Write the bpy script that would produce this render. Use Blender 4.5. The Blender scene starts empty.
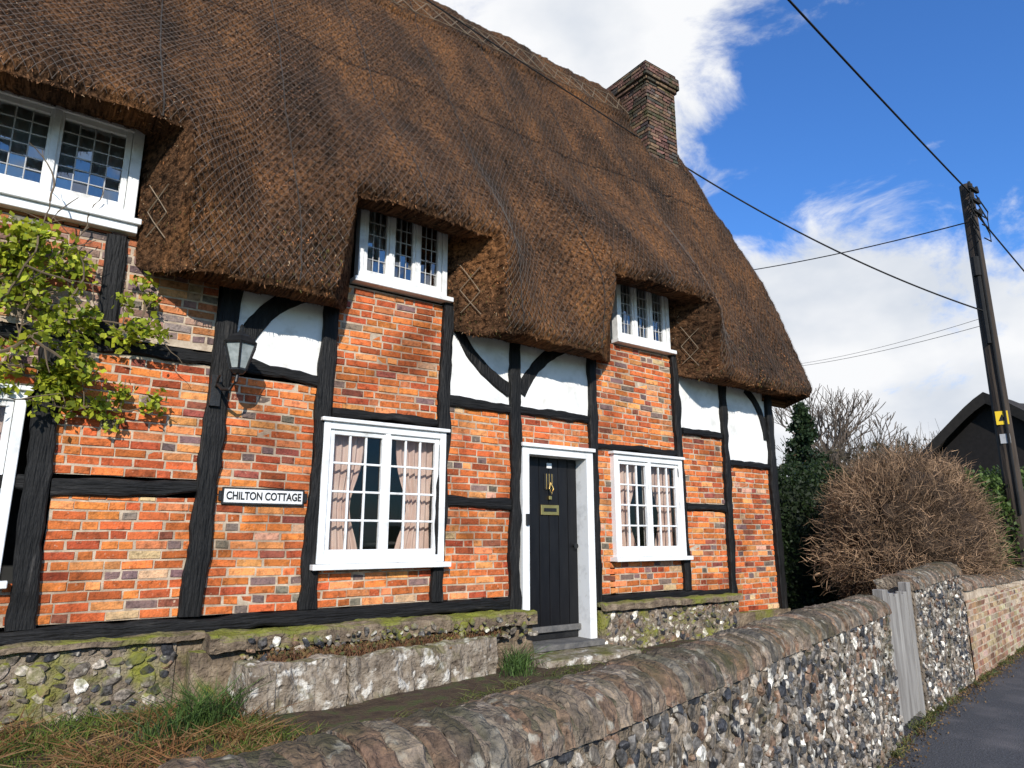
import bpy, bmesh, math, random
import numpy as np
from mathutils import Vector, noise as mn, Matrix
random.seed(7); rng=np.random.default_rng(7)
sc=bpy.context.scene
FS=.987   # facade bay spacing correction
# ---------------------------------------------------------------- helpers
class MB:
    def __init__(s): s.v=[];s.f=[];s.m=[];s.c=[];s.n=0
    def add(s,V,F,m=0,c=(1,1,1)):
        o=s.n
        s.v.extend([tuple(p) for p in V]); s.n+=len(V)
        s.f.extend([tuple(i+o for i in q) for q in F]); s.m.extend([m]*len(F))
        s.c.extend([(c[0],c[1],c[2],1.0)]*len(V))
    def addn(s,V,F,C,m=0):
        o=s.n; s.v.extend(V.tolist()); s.n+=len(V)
        s.f.extend((F+o).tolist()); s.m.extend([m]*len(F))
        s.c.extend(np.c_[C,np.ones(len(C))].tolist())
    def box(s,x0,x1,y0,y1,z0,z1,m=0,c=(1,1,1)):
        V=[(x0,y0,z0),(x1,y0,z0),(x1,y1,z0),(x0,y1,z0),(x0,y0,z1),(x1,y0,z1),(x1,y1,z1),(x0,y1,z1)]
        F=[(0,3,2,1),(4,5,6,7),(0,1,5,4),(1,2,6,5),(2,3,7,6),(3,0,4,7)]
        s.add(V,F,m,c)
    def build(s,name,mats,smooth=False,parent=None,bevel=0,seg=1,fs=False):
        if fs: s.v=[(p[0]*FS,p[1],p[2]) for p in s.v]
        me=bpy.data.meshes.new(name); me.from_pydata(s.v,[],s.f)
        for m in mats: me.materials.append(m)
        me.polygons.foreach_set('material_index',s.m)
        if smooth: me.polygons.foreach_set('use_smooth',[True]*len(s.f))
        ca=me.color_attributes.new('Col','FLOAT_COLOR','POINT')
        ca.data.foreach_set('color',np.array(s.c,dtype=np.float32).ravel())
        me.update()
        ob=bpy.data.objects.new(name,me); sc.collection.objects.link(ob)
        if parent: ob.parent=parent
        if bevel:
            b=ob.modifiers.new('bevel','BEVEL'); b.width=bevel; b.segments=seg; b.limit_method='ANGLE'
        return ob
def empty(name):
    o=bpy.data.objects.new(name,None); sc.collection.objects.link(o); return o
def tube(mb,pts,rad,n=6,m=0,c=(1,1,1),cap=True):
    pts=[Vector(p) for p in pts]; V=[];F=[]
    for i,p in enumerate(pts):
        d=(pts[min(i+1,len(pts)-1)]-pts[max(i-1,0)])
        if d.length<1e-9: d=Vector((0,0,1))
        d.normalize(); a=d.cross(Vector((0,0,1)) if abs(d.z)<.9 else Vector((1,0,0))).normalized(); b=d.cross(a)
        r=rad[i] if hasattr(rad,'__len__') else rad
        for k in range(n):
            t=2*math.pi*k/n; V.append(p+a*math.cos(t)*r+b*math.sin(t)*r)
    for i in range(len(pts)-1):
        for k in range(n):
            F.append((i*n+k,i*n+(k+1)%n,(i+1)*n+(k+1)%n,(i+1)*n+k))
    if cap: F.append(tuple(range(n))); F.append(tuple(range(len(V)-1,len(V)-1-n,-1)))
    mb.add(V,F,m,c)
def unit(A): return A/np.maximum(np.linalg.norm(A,axis=1,keepdims=True),1e-9)
def quads(mb,P,U,W,C,m=0):
    n=len(P); V=np.stack([P-U,P-W,P+U,P+W],1).reshape(-1,3)
    F=np.arange(4*n).reshape(n,4); mb.addn(V,F,np.repeat(C,4,axis=0),m)
def ribbons(mb,P0,P1,w0,C,w1=None,m=0):
    n=len(P0); d=P1-P0; s=unit(np.cross(d,rng.normal(size=(n,3))))
    w0=np.broadcast_to(np.asarray(w0,float).reshape(-1,1),(n,1)); w1=w0*.4 if w1 is None else np.broadcast_to(np.asarray(w1,float).reshape(-1,1),(n,1))
    V=np.stack([P0-s*w0,P0+s*w0,P1+s*w1,P1-s*w1],1).reshape(-1,3)
    F=np.arange(4*n).reshape(n,4); mb.addn(V,F,np.repeat(C,4,axis=0),m)
def leaves(mb,P,size,C,m=0,flat=0.0):
    n=len(P); a=unit(rng.normal(size=(n,3))); b=rng.normal(size=(n,3)); 
    b=unit(np.cross(a,b)); sz=(size*rng.uniform(.6,1.3,n)).reshape(-1,1)
    quads(mb,P,a*sz*.5,b*sz*.32,C,m)
def colmix(c0,c1,n,jit=.15):
    t=rng.random((n,1)); C=np.array(c0)*(1-t)+np.array(c1)*t
    return C*(1+rng.normal(0,jit,(n,1))).clip(.3,2)
# ---------------------------------------------------------------- materials
def pm(name,ramp,scale=5,stretch=(1,1,1),rough=.85,bump=.3,bscale=60,bdist=.01,attr=False,moss=None,spec=.3,speck=None,bstretch=None,detail=4,metal=0,trans=0,dirt=None):
    m=bpy.data.materials.new(name); m.use_nodes=True; nt=m.node_tree; N=nt.nodes; L=nt.links
    b=N['Principled BSDF']; b.inputs['Roughness'].default_value=rough; b.inputs['Specular IOR Level'].default_value=spec
    b.inputs['Metallic'].default_value=metal
    tc=N.new('ShaderNodeTexCoord'); mp=N.new('ShaderNodeMapping'); mp.inputs['Scale'].default_value=stretch
    L.new(tc.outputs['Object'],mp.inputs[0])
    nz=N.new('ShaderNodeTexNoise'); nz.inputs['Scale'].default_value=scale; nz.inputs['Detail'].default_value=detail; nz.inputs['Roughness'].default_value=.65
    L.new(mp.outputs[0],nz.inputs['Vector'])
    r=N.new('ShaderNodeValToRGB'); L.new(nz.outputs[0],r.inputs[0])
    el=r.color_ramp.elements
    while len(el)<len(ramp): el.new(.5)
    for i,(p,c) in enumerate(ramp): el[i].position=p; el[i].color=(*c,1)
    out=r.outputs[0]
    def mix(t,f,a,bb):
        x=N.new('ShaderNodeMix'); x.data_type='RGBA'; x.blend_type=t
        for s,v in ((0,f),(6,a),(7,bb)):
            if hasattr(v,'is_linked') or hasattr(v,'links'): L.new(v,x.inputs[s])
            else: x.inputs[s].default_value=v if s==0 else (*v,1)
        return x.outputs[2]
    def nmask(scale,lo,hi,det=4):
        n2=N.new('ShaderNodeTexNoise'); n2.inputs['Scale'].default_value=scale; n2.inputs['Detail'].default_value=det; L.new(tc.outputs['Object'],n2.inputs['Vector'])
        mr=N.new('ShaderNodeMapRange'); mr.inputs[1].default_value=lo; mr.inputs[2].default_value=hi; L.new(n2.outputs[0],mr.inputs[0]); return mr.outputs[0]
    if attr:
        at=N.new('ShaderNodeAttribute'); at.attribute_name='Col'
        out=mix('MULTIPLY',1.0,out,at.outputs['Color'])
    if speck: out=mix('MIX',nmask(speck[1],speck[2],speck[3]),out,speck[0])
    if dirt: out=mix('MULTIPLY',nmask(dirt[1],dirt[2],dirt[3]),out,dirt[0])
    if moss:
        n3=N.new('ShaderNodeTexNoise'); n3.inputs['Scale'].default_value=moss[1]; n3.inputs['Detail'].default_value=5; L.new(tc.outputs['Object'],n3.inputs['Vector'])
        g=N.new('ShaderNodeNewGeometry'); sx=N.new('ShaderNodeSeparateXYZ'); L.new(g.outputs['Normal'],sx.inputs[0])
        ma=N.new('ShaderNodeMath'); ma.operation='MULTIPLY_ADD'; L.new(sx.outputs[2],ma.inputs[0]); ma.inputs[1].default_value=moss[4]; L.new(n3.outputs[0],ma.inputs[2])
        mr=N.new('ShaderNodeMapRange'); mr.inputs[1].default_value=moss[2]; mr.inputs[2].default_value=moss[3]; L.new(ma.outputs[0],mr.inputs[0])
        out=mix('MIX',mr.outputs[0],out,moss[0])
    L.new(out,b.inputs['Base Color'])
    if bump:
        nb=N.new('ShaderNodeTexNoise'); nb.inputs['Scale'].default_value=bscale; nb.inputs['Detail'].default_value=3
        if bstretch:
            m2=N.new('ShaderNodeMapping'); m2.inputs['Scale'].default_value=bstretch; L.new(tc.outputs['Object'],m2.inputs[0]); L.new(m2.outputs[0],nb.inputs['Vector'])
        else: L.new(tc.outputs['Object'],nb.inputs['Vector'])
        bp=N.new('ShaderNodeBump'); bp.inputs['Strength'].default_value=bump; bp.inputs['Distance'].default_value=bdist
        L.new(nb.outputs[0],bp.inputs['Height']); L.new(bp.outputs[0],b.inputs['Normal'])
    if trans:
        tr=N.new('ShaderNodeBsdfTranslucent'); L.new(out,tr.inputs[0]); mx=N.new('ShaderNodeMixShader'); mx.inputs[0].default_value=trans
        L.new(b.outputs[0],mx.inputs[1]); L.new(tr.outputs[0],mx.inputs[2]); L.new(mx.outputs[0],N['Material Output'].inputs[0])
    return m
G=lambda x:(x,x,x)
M_brick=pm('brick',[(.3,G(.5)),(.5,G(1.05)),(.75,(1.4,1.3,1.2))],22,rough=.92,bump=.9,bscale=70,bdist=.01,attr=True,speck=((.55,.38,.26),38,.63,.79),dirt=((.5,.43,.4),1.6,.52,.74))
M_mortar=pm('mortar',[(.3,(.3,.22,.15)),(.7,(.6,.49,.36))],12,bump=.8,bscale=110,bdist=.006,dirt=((.5,.43,.4),1.6,.52,.74))
M_timV=pm('black_timber',[(.35,G(.004)),(.6,(.010,.0095,.009)),(.8,(.06,.054,.048))],16,(1,1,.12),rough=.65,bump=1,bscale=60,bdist=.018,bstretch=(1,1,.1),spec=.25)
M_timH=pm('black_timber_rail',[(.35,G(.004)),(.6,(.010,.0095,.009)),(.8,(.06,.054,.048))],16,(.12,1,1),rough=.65,bump=1,bscale=60,bdist=.018,bstretch=(.1,1,1),spec=.25)
M_plaster=pm('white_plaster',[(.3,(.6,.59,.55)),(.55,(.8,.79,.76))],3,bump=.4,bscale=18,bdist=.015,rough=.9,speck=((.55,.52,.46),6,.6,.8))
M_white=pm('white_paint',[(.3,(.6,.6,.58)),(.5,(.78,.78,.76))],6,bump=.25,bscale=40,bdist=.003,rough=.5,spec=.4,speck=((.42,.39,.34),11,.64,.84))
M_black=pm('black_paint',[(.3,(.005,.005,.006)),(.7,(.011,.011,.012))],10,(1,1,.2),bump=.3,bscale=60,bdist=.003,rough=.45,spec=.25,bstretch=(1,1,.1))
M_iron=pm('black_iron',[(.3,G(.008)),(.7,G(.02))],10,bump=.2,rough=.45,spec=.4)
M_brass=pm('brass',[(.3,(.65,.42,.13)),(.7,(.8,.55,.2))],10,bump=0,rough=.35,metal=1)
M_lead=pm('lead_came',[(.3,G(.35)),(.7,G(.55))],10,bump=0,rough=.6)
M_curt=pm('curtain_cloth',[(.3,(.68,.46,.39)),(.7,(.85,.65,.56))],4,bump=.3,bscale=200,rough=.95,attr=True,trans=.3)
M_dark=pm('interior_dark',[(.3,G(.025)),(.7,G(.04))],2,bump=0)
M_flint=pm('flint',[(.36,G(.38)),(.5,G(1.1)),(.62,G(1.9))],30,rough=.55,bump=.7,bscale=60,bdist=.01,attr=True,speck=((.5,.46,.39),18,.58,.67),spec=.4,moss=((.095,.08,.04),2.2,.6,.78,.1))
M_flintm=pm('mossy_flint',[(.36,G(.35)),(.5,G(1)),(.62,G(1.8))],30,rough=.7,bump=.7,bscale=60,bdist=.01,attr=True,speck=((.42,.38,.31),18,.6,.68),spec=.3,moss=((.17,.17,.025),3.5,.52,.7,.2))
M_wmort=pm('wall_mortar',[(.3,(.08,.062,.045)),(.5,(.2,.155,.11)),(.75,(.36,.295,.22))],9,bump=1,bscale=45,bdist=.03,moss=((.06,.055,.025),2.5,.56,.73,.1))
M_wmortm=pm('mossy_mortar',[(.3,(.09,.07,.05)),(.5,(.2,.155,.11)),(.75,(.34,.28,.21))],9,bump=1,bscale=45,bdist=.03,moss=((.2,.2,.03),3.5,.5,.68,.1))
M_cope=pm('coping_brick',[(.3,G(.4)),(.5,G(1.1)),(.7,(2.0,1.9,1.7))],26,rough=.97,bump=1,bscale=42,bdist=.025,attr=True,speck=((.33,.3,.24),15,.6,.7),moss=((.055,.05,.022),3.6,.57,.9,.2))
M_stone=pm('lichen_stone',[(.3,(.09,.068,.048)),(.5,(.24,.195,.145)),(.7,(.4,.355,.285))],9,rough=.95,bump=1,bscale=30,bdist=.03,speck=((.6,.57,.5),10,.57,.65),moss=((.12,.115,.03),4,.62,.92,.25))
M_step=pm('worn_step',[(.3,G(.07)),(.7,(.17,.16,.145))],9,rough=.8,bump=.6,bscale=40,bdist=.01)
M_moss=pm('mossy_plinth',[(.3,(.07,.05,.035)),(.55,(.2,.15,.1)),(.75,(.34,.265,.18))],8,rough=.95,bump=1,bscale=35,bdist=.03,moss=((.17,.18,.025),3,.55,.75,.2))
M_asph=pm('asphalt',[(.3,G(.04)),(.6,(.08,.08,.087)),(.8,G(.17))],60,rough=.85,bump=1,bscale=90,bdist=.016,speck=((.13,.12,.12),2.5,.5,.8))
M_road=pm('road_asphalt',[(.3,G(.04)),(.7,G(.07))],50,rough=.85,bump=.6,bscale=120,bdist=.006)
M_kerb=pm('kerb_stone',[(.3,G(.2)),(.7,G(.33))],20,bump=.5)
M_soil=pm('soil',[(.3,(.035,.022,.014)),(.5,(.075,.05,.03)),(.62,(.06,.07,.022))],5,bump=1,bscale=30,bdist=.03)
M_ground=pm('field_grass',[(.3,(.04,.06,.015)),(.6,(.08,.1,.03))],.6,bump=.6,bscale=8,bdist=.05)
M_grass=pm('grass_blade',[(.3,G(.8)),(.7,G(1.2))],3,bump=0,attr=True,rough=.6,trans=.3,detail=2)
M_leaf=pm('leaf',[(.3,G(.75)),(.7,G(1.25))],2,bump=0,attr=True,rough=.55,trans=.35,detail=2)
M_twig=pm('twig',[(.3,G(.75)),(.7,G(1.25))],6,bump=0,attr=True,rough=.9,detail=2)
M_cable=pm('cable_rubber',[(.3,G(.01)),(.7,G(.02))],6,bump=0)
M_pole=pm('pole_wood',[(.3,(.025,.018,.013)),(.7,(.07,.052,.038))],12,(1,1,.1),bump=.8,bscale=40,bdist=.01,bstretch=(1,1,.1))
M_yellow=pm('warning_yellow',[(.3,(.75,.5,.02)),(.7,(.8,.55,.03))],3,bump=0,rough=.5)
M_grey=pm('grey_metal',[(.3,G(.3)),(.7,G(.4))],5,bump=0,rough=.5)
M_frost=pm('lantern_glass',[(.3,(.2,.23,.22)),(.7,(.42,.45,.43))],14,bump=0,rough=.12,spec=.8)
M_oldwood=pm('weathered_wood',[(.3,(.14,.125,.11)),(.7,(.32,.3,.27))],14,(1,1,.1),bump=.8,bscale=60,bdist=.008,bstretch=(1,1,.08))
M_straw=pm('straw',[(.36,(.46,.44,.44)),(.5,G(1.05)),(.64,(1.9,1.65,1.4))],1.3,bump=0,attr=True,rough=.9,detail=5,spec=.12)
def glass(name,ior,col):
    m=bpy.data.materials.new(name); m.use_nodes=True
    nt=m.node_tree; N=nt.nodes; L=nt.links; N.remove(N['Principled BSDF'])
    tr=N.new('ShaderNodeBsdfTransparent'); tr.inputs[0].default_value=col
    gl=N.new('ShaderNodeBsdfGlossy'); gl.inputs['Roughness'].default_value=.02
    fr=N.new('ShaderNodeFresnel'); fr.inputs[0].default_value=ior
    mx=N.new('ShaderNodeMixShader'); L.new(fr.outputs[0],mx.inputs[0]); L.new(tr.outputs[0],mx.inputs[1]); L.new(gl.outputs[0],mx.inputs[2]); L.new(mx.outputs[0],N['Material Output'].inputs[0])
    return m
M_glass=glass('window_glass',1.5,(.88,.9,.89,1)); M_glass2=glass('leaded_glass',2.9,(.85,.9,.92,1))
# thatch
M_thatch=bpy.data.materials.new('thatch'); M_thatch.use_nodes=True
nt=M_thatch.node_tree; N=nt.nodes; L=nt.links; b=N['Principled BSDF']; b.inputs['Roughness'].default_value=.97; b.inputs['Specular IOR Level'].default_value=.08
tc=N.new('ShaderNodeTexCoord')
def nzn(scale,vecscale,detail=5):
    mp=N.new('ShaderNodeMapping'); mp.inputs['Scale'].default_value=vecscale; L.new(tc.outputs['UV'],mp.inputs[0])
    n=N.new('ShaderNodeTexNoise'); n.inputs['Scale'].default_value=scale; n.inputs['Detail'].default_value=detail; n.inputs['Roughness'].default_value=.7; L.new(mp.outputs[0],n.inputs['Vector']); return n
n1=nzn(1.3,(1,.4,1)); n2=nzn(34,(1,.5,1))
r1=N.new('ShaderNodeValToRGB'); L.new(n1.outputs[0],r1.inputs[0]); e=r1.color_ramp.elements
e[0].position=.36; e[0].color=(.036,.023,.015,1); e[1].position=.66; e[1].color=(.23,.108,.044,1); x=e.new(.5); x.color=(.105,.056,.03,1)
r2=N.new('ShaderNodeValToRGB'); L.new(n2.outputs[0],r2.inputs[0]); e=r2.color_ramp.elements
e[0].position=.4; e[0].color=(.2,.19,.18,1); e[1].position=.64; e[1].color=(1.9,1.8,1.65,1)
mm=N.new('ShaderNodeMix'); mm.data_type='RGBA'; mm.blend_type='MULTIPLY'; mm.inputs[0].default_value=1; L.new(r1.outputs[0],mm.inputs[6]); L.new(r2.outputs[0],mm.inputs[7])
L.new(mm.outputs[2],b.inputs['Base Color'])
bp=N.new('ShaderNodeBump'); bp.inputs['Strength'].default_value=1; bp.inputs['Distance'].default_value=.07; L.new(n2.outputs[0],bp.inputs['Height']); L.new(bp.outputs[0],b.inputs['Normal'])

# ---------------------------------------------------------------- house
HOUSE=empty('thatched_cottage')
def beam(mb,pts,w,y0=5.935,y1=6.05,m=0,jit=.010,seed=0,step=.06):
    pts=[Vector((p[0],p[1])) for p in pts]; out=[]
    for a,bb in zip(pts[:-1],pts[1:]):
        n=max(1,int((bb-a).length/step))
        for i in range(n): out.append(a.lerp(bb,i/n))
    out.append(pts[-1]); V=[];F=[]
    k=8
    for i,p in enumerate(out):
        d=(out[min(i+1,len(out)-1)]-out[max(i-1,0)]).normalized(); s=Vector((-d.y,d.x))
        ww=w if not hasattr(w,'__len__') else w[0]+(w[1]-w[0])*i/(len(out)-1)
        ja=mn.noise(Vector((p.x*2.3+seed,p.y*2.3,1)))*jit*1.8+mn.noise(Vector((p.x*8,p.y*8,seed)))*jit*1.3
        jb=mn.noise(Vector((p.x*2.3+seed,p.y*2.3,7)))*jit*1.8+mn.noise(Vector((p.x*8,p.y*8,seed+5)))*jit*1.3
        jy=mn.noise(Vector((p.x*4,p.y*4,seed+9)))*jit*.8
        h=ww/2; ch=.012
        A=h+ja;B=h+jb; yy=y0+jy
        prof=[(-A,y1),(-A,yy+ch),(-A+ch,yy),(-A*.35,yy-.003+jy*.3),(B*.35,yy-.003-jy*.3),(B-ch,yy),(B,yy+ch),(B,y1)]
        for (o,y) in prof: q=p+s*o; V.append((q.x,y,q.y))
    for i in range(len(out)-1):
        for j in range(k-1):
            F.append((i*k+j,i*k+j+1,(i+1)*k+j+1,(i+1)*k+j))
    F.append(tuple(range(k))); F.append(tuple(range(len(V)-1,len(V)-1-k,-1)))
    mb.add(V,F,m)
tb=MB()
posts=[(.14,.98,.10,3.0,.17),(1.23,1.0,1.33,3.95,.17),(2.16,1.0,2.23,3.95,.15),(3.44,1.0,3.51,4.0,.13),(4.36,.55,4.39,3.95,.13),(5.53,.5,5.54,3.95,.12),(7.09,.95,7.04,4.0,.12),(7.99,.85,8.06,3.9,.11),(9.1,.6,9.14,3.95,.14)]
for i,(xa,za,xb,zb,w) in enumerate(posts):
    mid=((xa+xb)/2+random.uniform(-.015,.015),(za+zb)/2)
    beam(tb,[(xa,za),mid,(xb,zb)],w,y0=5.928-.002*i,seed=i*3.1,m=0,jit=.016)
beam(tb,[(.42,3.1),(.40,3.95)],.15,y0=5.94,seed=40,m=0)
rails=[(-3,.05,1.98,1.98,.11),(.2,1.2,1.95,2.0,.12),(-3,1.2,3.08,3.05,.1),(1.35,2.15,3.06,2.98,.11),(2.28,3.4,2.72,2.72,.07),(3.52,4.32,1.95,1.93,.11),(3.52,4.32,2.97,2.96,.11),(4.44,5.48,2.97,2.95,.1),
 (5.58,7.0,2.66,2.66,.06),(7.15,7.95,2.97,2.97,.09),(7.15,7.95,1.98,1.98,.09),(8.1,9.05,2.6,2.6,.09),(-3,4.3,.93,.94,.12),(5.6,7.9,.9,.87,.11)]
for i,(xa,xb,za,zb,w) in enumerate(rails):
    beam(tb,[(xa,za),((xa+xb)/2,(za+zb)/2+random.uniform(-.012,.012)),(xb,zb)],w,y0=5.945-.001*i,seed=100+i*2.7,m=1,jit=.014)
def arc(a,bq,bulge,n=8):
    a=Vector(a);bq=Vector(bq);d=bq-a;s=Vector((-d.y,d.x));return [tuple(a+d*t+s*bulge*4*t*(1-t)) for t in [i/n for i in range(n+1)]]
beam(tb,arc((1.42,3.2),(2.12,3.86),.12),.17,y0=5.952,seed=61,m=0)
beam(tb,arc((3.58,3.86),(4.31,3.16),-.1),.14,y0=5.953,seed=62,m=0)
beam(tb,arc((4.46,3.16),(5.2,3.82),.1),.14,y0=5.954,seed=63,m=0)
beam(tb,arc((9.05,3.0),(8.62,3.72),-.14),.12,y0=5.955,seed=64,m=0)
tb.build('timber_frame',[M_timV,M_timH],parent=HOUSE,fs=True)
# bricks
PAL=[((.62,.17,.045),34),((.54,.125,.035),26),((.68,.25,.09),16),((.38,.08,.028),12),((.2,.13,.11),4),((.62,.37,.22),4),((.28,.08,.05),6)]
PAL2=[((.46,.16,.065),20),((.38,.12,.055),20),((.3,.19,.14),18),((.22,.17,.15),12),((.5,.24,.12),12)]
pc=[p[0] for p in PAL]; pw=[p[1] for p in PAL]; pg=([p[0] for p in PAL2],[p[1] for p in PAL2])
def brick_panel(mb,x0,x1,z0,z1,fn=None,pal=(pc,pw),tilt=0.0,head=.12,mort=1):
    if fn is None: fn=lambda u,d,z:(u,5.982-d,z)
    x0-=.03;x1+=.03
    mb.add([fn(x0,0,z0),fn(x1,0,z0),fn(x1,0,z1),fn(x0,0,z1)],[(0,1,2,3)],mort)
    h=.072; r=0; z=z0+.004
    while z<z1-.02:
        hh=min(.0605,z1-z); x=x0-random.uniform(0,.2)
        while x<x1-.01:
            Lb=.212 if random.random()<.66 else .102
            a=max(x,x0); e=min(x+Lb+random.uniform(-.008,.008),x1)
            if e-a>.02:
                c=random.choices(pal[0],pal[1])[0]
                if Lb<.15 and random.random()<head: c=(.18,.13,.11)
                k=random.uniform(.62,1.2); c=(c[0]*k,c[1]*k*random.uniform(.85,1.2),c[2]*k)
                d=random.uniform(.002,.011); j=lambda s=.0035:random.uniform(-s,s)
                za=z+j()+tilt*(a-x0); zb=z+j()+tilt*(e-x0); q=.005
                V=[fn(a+j(),-.002,za),fn(e+j(),-.002,zb),fn(e+j(),-.002,zb+hh+j()),fn(a+j(),-.002,za+hh+j()),
                   fn(a+q,d+j(),za+q+j()),fn(e-q,d+j(),zb+q+j()),fn(e-q,d+j(),zb+hh-q+j()),fn(a+q,d+j(),za+hh-q+j())]
                mb.add(V,[(4,5,6,7),(0,1,5,4),(1,2,6,5),(2,3,7,6),(3,0,4,7)],0,c)
            x+=Lb+.011
        z+=h; r+=1
bk=MB()
for (a,bb,c,d) in [(-3,-1.35,1,1.92),(-3,-1.35,2.04,3.02),(-1.4,.06,1,1.28),(-1.4,.04,2.66,3.02),(-3,1.18,3.12,3.95),(.24,1.16,1,1.9),(.2,1.2,2.05,3.0),
    (1.34,2.1,1,2.94),(2.26,3.4,1,1.32),(2.3,3.42,2.74,3.98),(3.54,4.31,1,1.9),(3.55,4.32,1.99,2.92),(4.45,5.48,2.6,2.92),
    (5.6,5.82,.96,2.64),(5.8,7.03,.96,1.32),(5.6,7.0,2.68,3.97),(7.14,7.95,.93,1.93),(7.14,7.97,2.03,2.93),(8.06,9.06,.62,2.56)]:
    g_=(a,c) in [(-3,3.12),(2.26,1),(1.34,1)]
    brick_panel(bk,a,bb,c,d,tilt=random.uniform(-.015,.015),pal=pg if (a,c)==(-3,3.12) else (pc,pw),head=.35 if g_ else .1)
bk.build('brick_infill',[M_brick,M_mortar],parent=HOUSE,fs=True)
pl=MB()
for (a,bb,c,d) in [(1.35,2.15,3.04,3.98),(3.5,4.35,3.0,3.98),(4.4,5.53,3.0,3.98),(7.08,8.04,3.0,3.9),(8.04,9.12,2.62,3.9)]:
    pl.add([(a,5.975,c),(bb,5.975,c),(bb,5.975,d),(a,5.975,d)],[(0,1,2,3)],0)
pl.build('plaster_panels',[M_plaster],parent=HOUSE,fs=True)
sh=MB()
sh.box(-3.05,8.9,11.0,11.2,.3,3.9,0); sh.box(-3.2,-3.05,6.0,11.2,.3,9.2,0)
sh.add([(9.06,6.0,.3),(9.06,11.2,.3),(9.06,11.2,4.0),(9.06,8.6,9.4),(9.06,6.0,4.3)],[(0,1,2,3,4)],0)
sh.box(-3,9.0,6.3,11,.5,.55,1); sh.box(-3,9.0,6.35,11,3.5,3.6,1); sh.box(-3,9.0,8.0,8.05,.55,5.5,1)
for x in (1.3,4.0,5.65): sh.box(x,x+.05,6.25,8.0,.55,3.5,1)
sh.build('house_shell',[M_brick,M_dark],parent=HOUSE)

# windows
def window(name,x0,x1,z0,z1,ncas,cols,rows,yf=5.925,leaded=False,fw=.07,curt=None,sill=True,apron=0):
    fb=MB(); gb=MB()
    fb.box(x0,x0+fw,yf,6.03,z0,z1); fb.box(x1-fw,x1,yf,6.03,z0,z1)
    fb.box(x0+fw,x1-fw,yf+.002,6.03,z1-fw,z1); fb.box(x0+fw,x1-fw,yf+.002,6.03,z0,z0+fw)
    if sill: fb.box(x0-.05,x1+.05,yf-.06,6.0,z0-.05,z0-.002); fb.box(x0-.03,x1+.03,yf-.03,6.0,z1+.002,z1+.035)
    if apron: fb.box(x0-.02,x1+.03,yf-.03,6.0,z0-apron,z0-.052)
    W=(x1-x0-2*fw)/ncas; cf=.045; yc=yf+.025; yg=yf+.05
    for i in range(ncas):
        a=x0+fw+i*W; bq=a+W; c=z0+fw; d=z1-fw
        a+=.004;bq-=.004
        if i>0: fb.box(a-.03,a+.022,yf+.004,6.03,c,d)
        fb.box(a,a+cf,yc,yc+.045,c,d); fb.box(bq-cf,bq,yc,yc+.045,c,d)
        fb.box(a+cf,bq-cf,yc+.001,yc+.044,d-cf,d); fb.box(a+cf,bq-cf,yc+.001,yc+.044,c,c+cf+.01)
        a+=cf;bq-=cf;c+=cf+.01;d-=cf
        pw_=(bq-a)/cols; ph=(d-c)/rows; t=.005 if leaded else .010
        for k in range(1,cols):
            if leaded: fb.box(a+k*pw_-t,a+k*pw_+t,yg-.004,yg+.006,c,d,1)
            else: fb.box(a+k*pw_-t,a+k*pw_+t,yc+.012,yc+.038,c,d,0)
        for k in range(1,rows):
            if leaded: fb.box(a,bq,yg-.003,yg+.005,c+k*ph-t,c+k*ph+t,1)
            else: fb.box(a,bq,yc+.014,yc+.036,c+k*ph-t,c+k*ph+t,0)
        am=.006 if leaded else .0022
        for k in range(cols):
            for l in range(rows):
                u=random.uniform(-1,1)*am; v=random.uniform(-1,1)*am; y=yg+.012
                X0=a+k*pw_;X1=X0+pw_;Z0=c+l*ph;Z1=Z0+ph
                gb.add([(X0,y-u-v,Z0),(X1,y+u-v,Z0),(X1,y+u+v,Z1),(X0,y-u+v,Z1)],[(0,1,2,3)],0)
    fb.build(name+'_frame',[M_white,M_lead],parent=HOUSE,bevel=.004,fs=True)
    gb.build(name+'_panes',[M_glass2 if leaded else M_glass],parent=HOUSE,fs=True)
    if curt:
        cb=MB()
        for (a,bq,tt,cc) in curt:
            n=60; V=[];F=[]
            for j in range(14):
                zt=j/13
                for i in range(n+1):
                    s=i/n; pinch=1-.3*tt*math.exp(-((zt-.4)/.25)**2)*s
                    xx=a+(bq-a)*s*pinch
                    V.append((xx,6.075+.018*math.sin(s*abs(bq-a)*90+zt*.6)+.006*math.sin(s*31),z0+.03+(z1-z0-.08)*zt))
            for j in range(13):
                for i in range(n): q=j*(n+1)+i; F.append((q,q+1,q+n+2,q+n+1))
            cb.add(V,F,0,cc)
        cb.build(name+'_curtains',[M_curt],parent=HOUSE,smooth=True,fs=True)
window('ground_window_left',-1.35,-.02,1.31,2.62,2,3,4,curt=[(-.1,-.5,0,G(1))])
window('ground_window_middle',2.2,3.48,1.37,2.62,2,3,4,yf=5.905,fw=.065,curt=[(2.25,2.68,1,G(1.15)),(3.45,3.0,1,G(1.15))])
window('ground_window_right',5.82,7.05,1.37,2.57,2,3,4,yf=5.905,fw=.065,curt=[(5.87,6.33,1,G(1.15)),(7.0,6.64,1,G(1.15))])
window('upper_window_left',-1.25,.5,4.1,4.95,3,4,6,leaded=True,fw=.08,curt=[(-1.1,.4,0,(.9,1.3,1.5))],apron=.12)  # upper windows: pale curtains added to brighten the panes like reflected sky
window('upper_window_middle',2.45,3.46,4.05,4.92,3,3,5,leaded=True,fw=.055,curt=[(2.5,2.98,0,(.9,1.3,1.5))])
window('upper_window_right',5.98,6.97,4.03,4.92,3,3,5,leaded=True,fw=.055,curt=[(6.0,6.7,0,(.9,1.3,1.5))])

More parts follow.
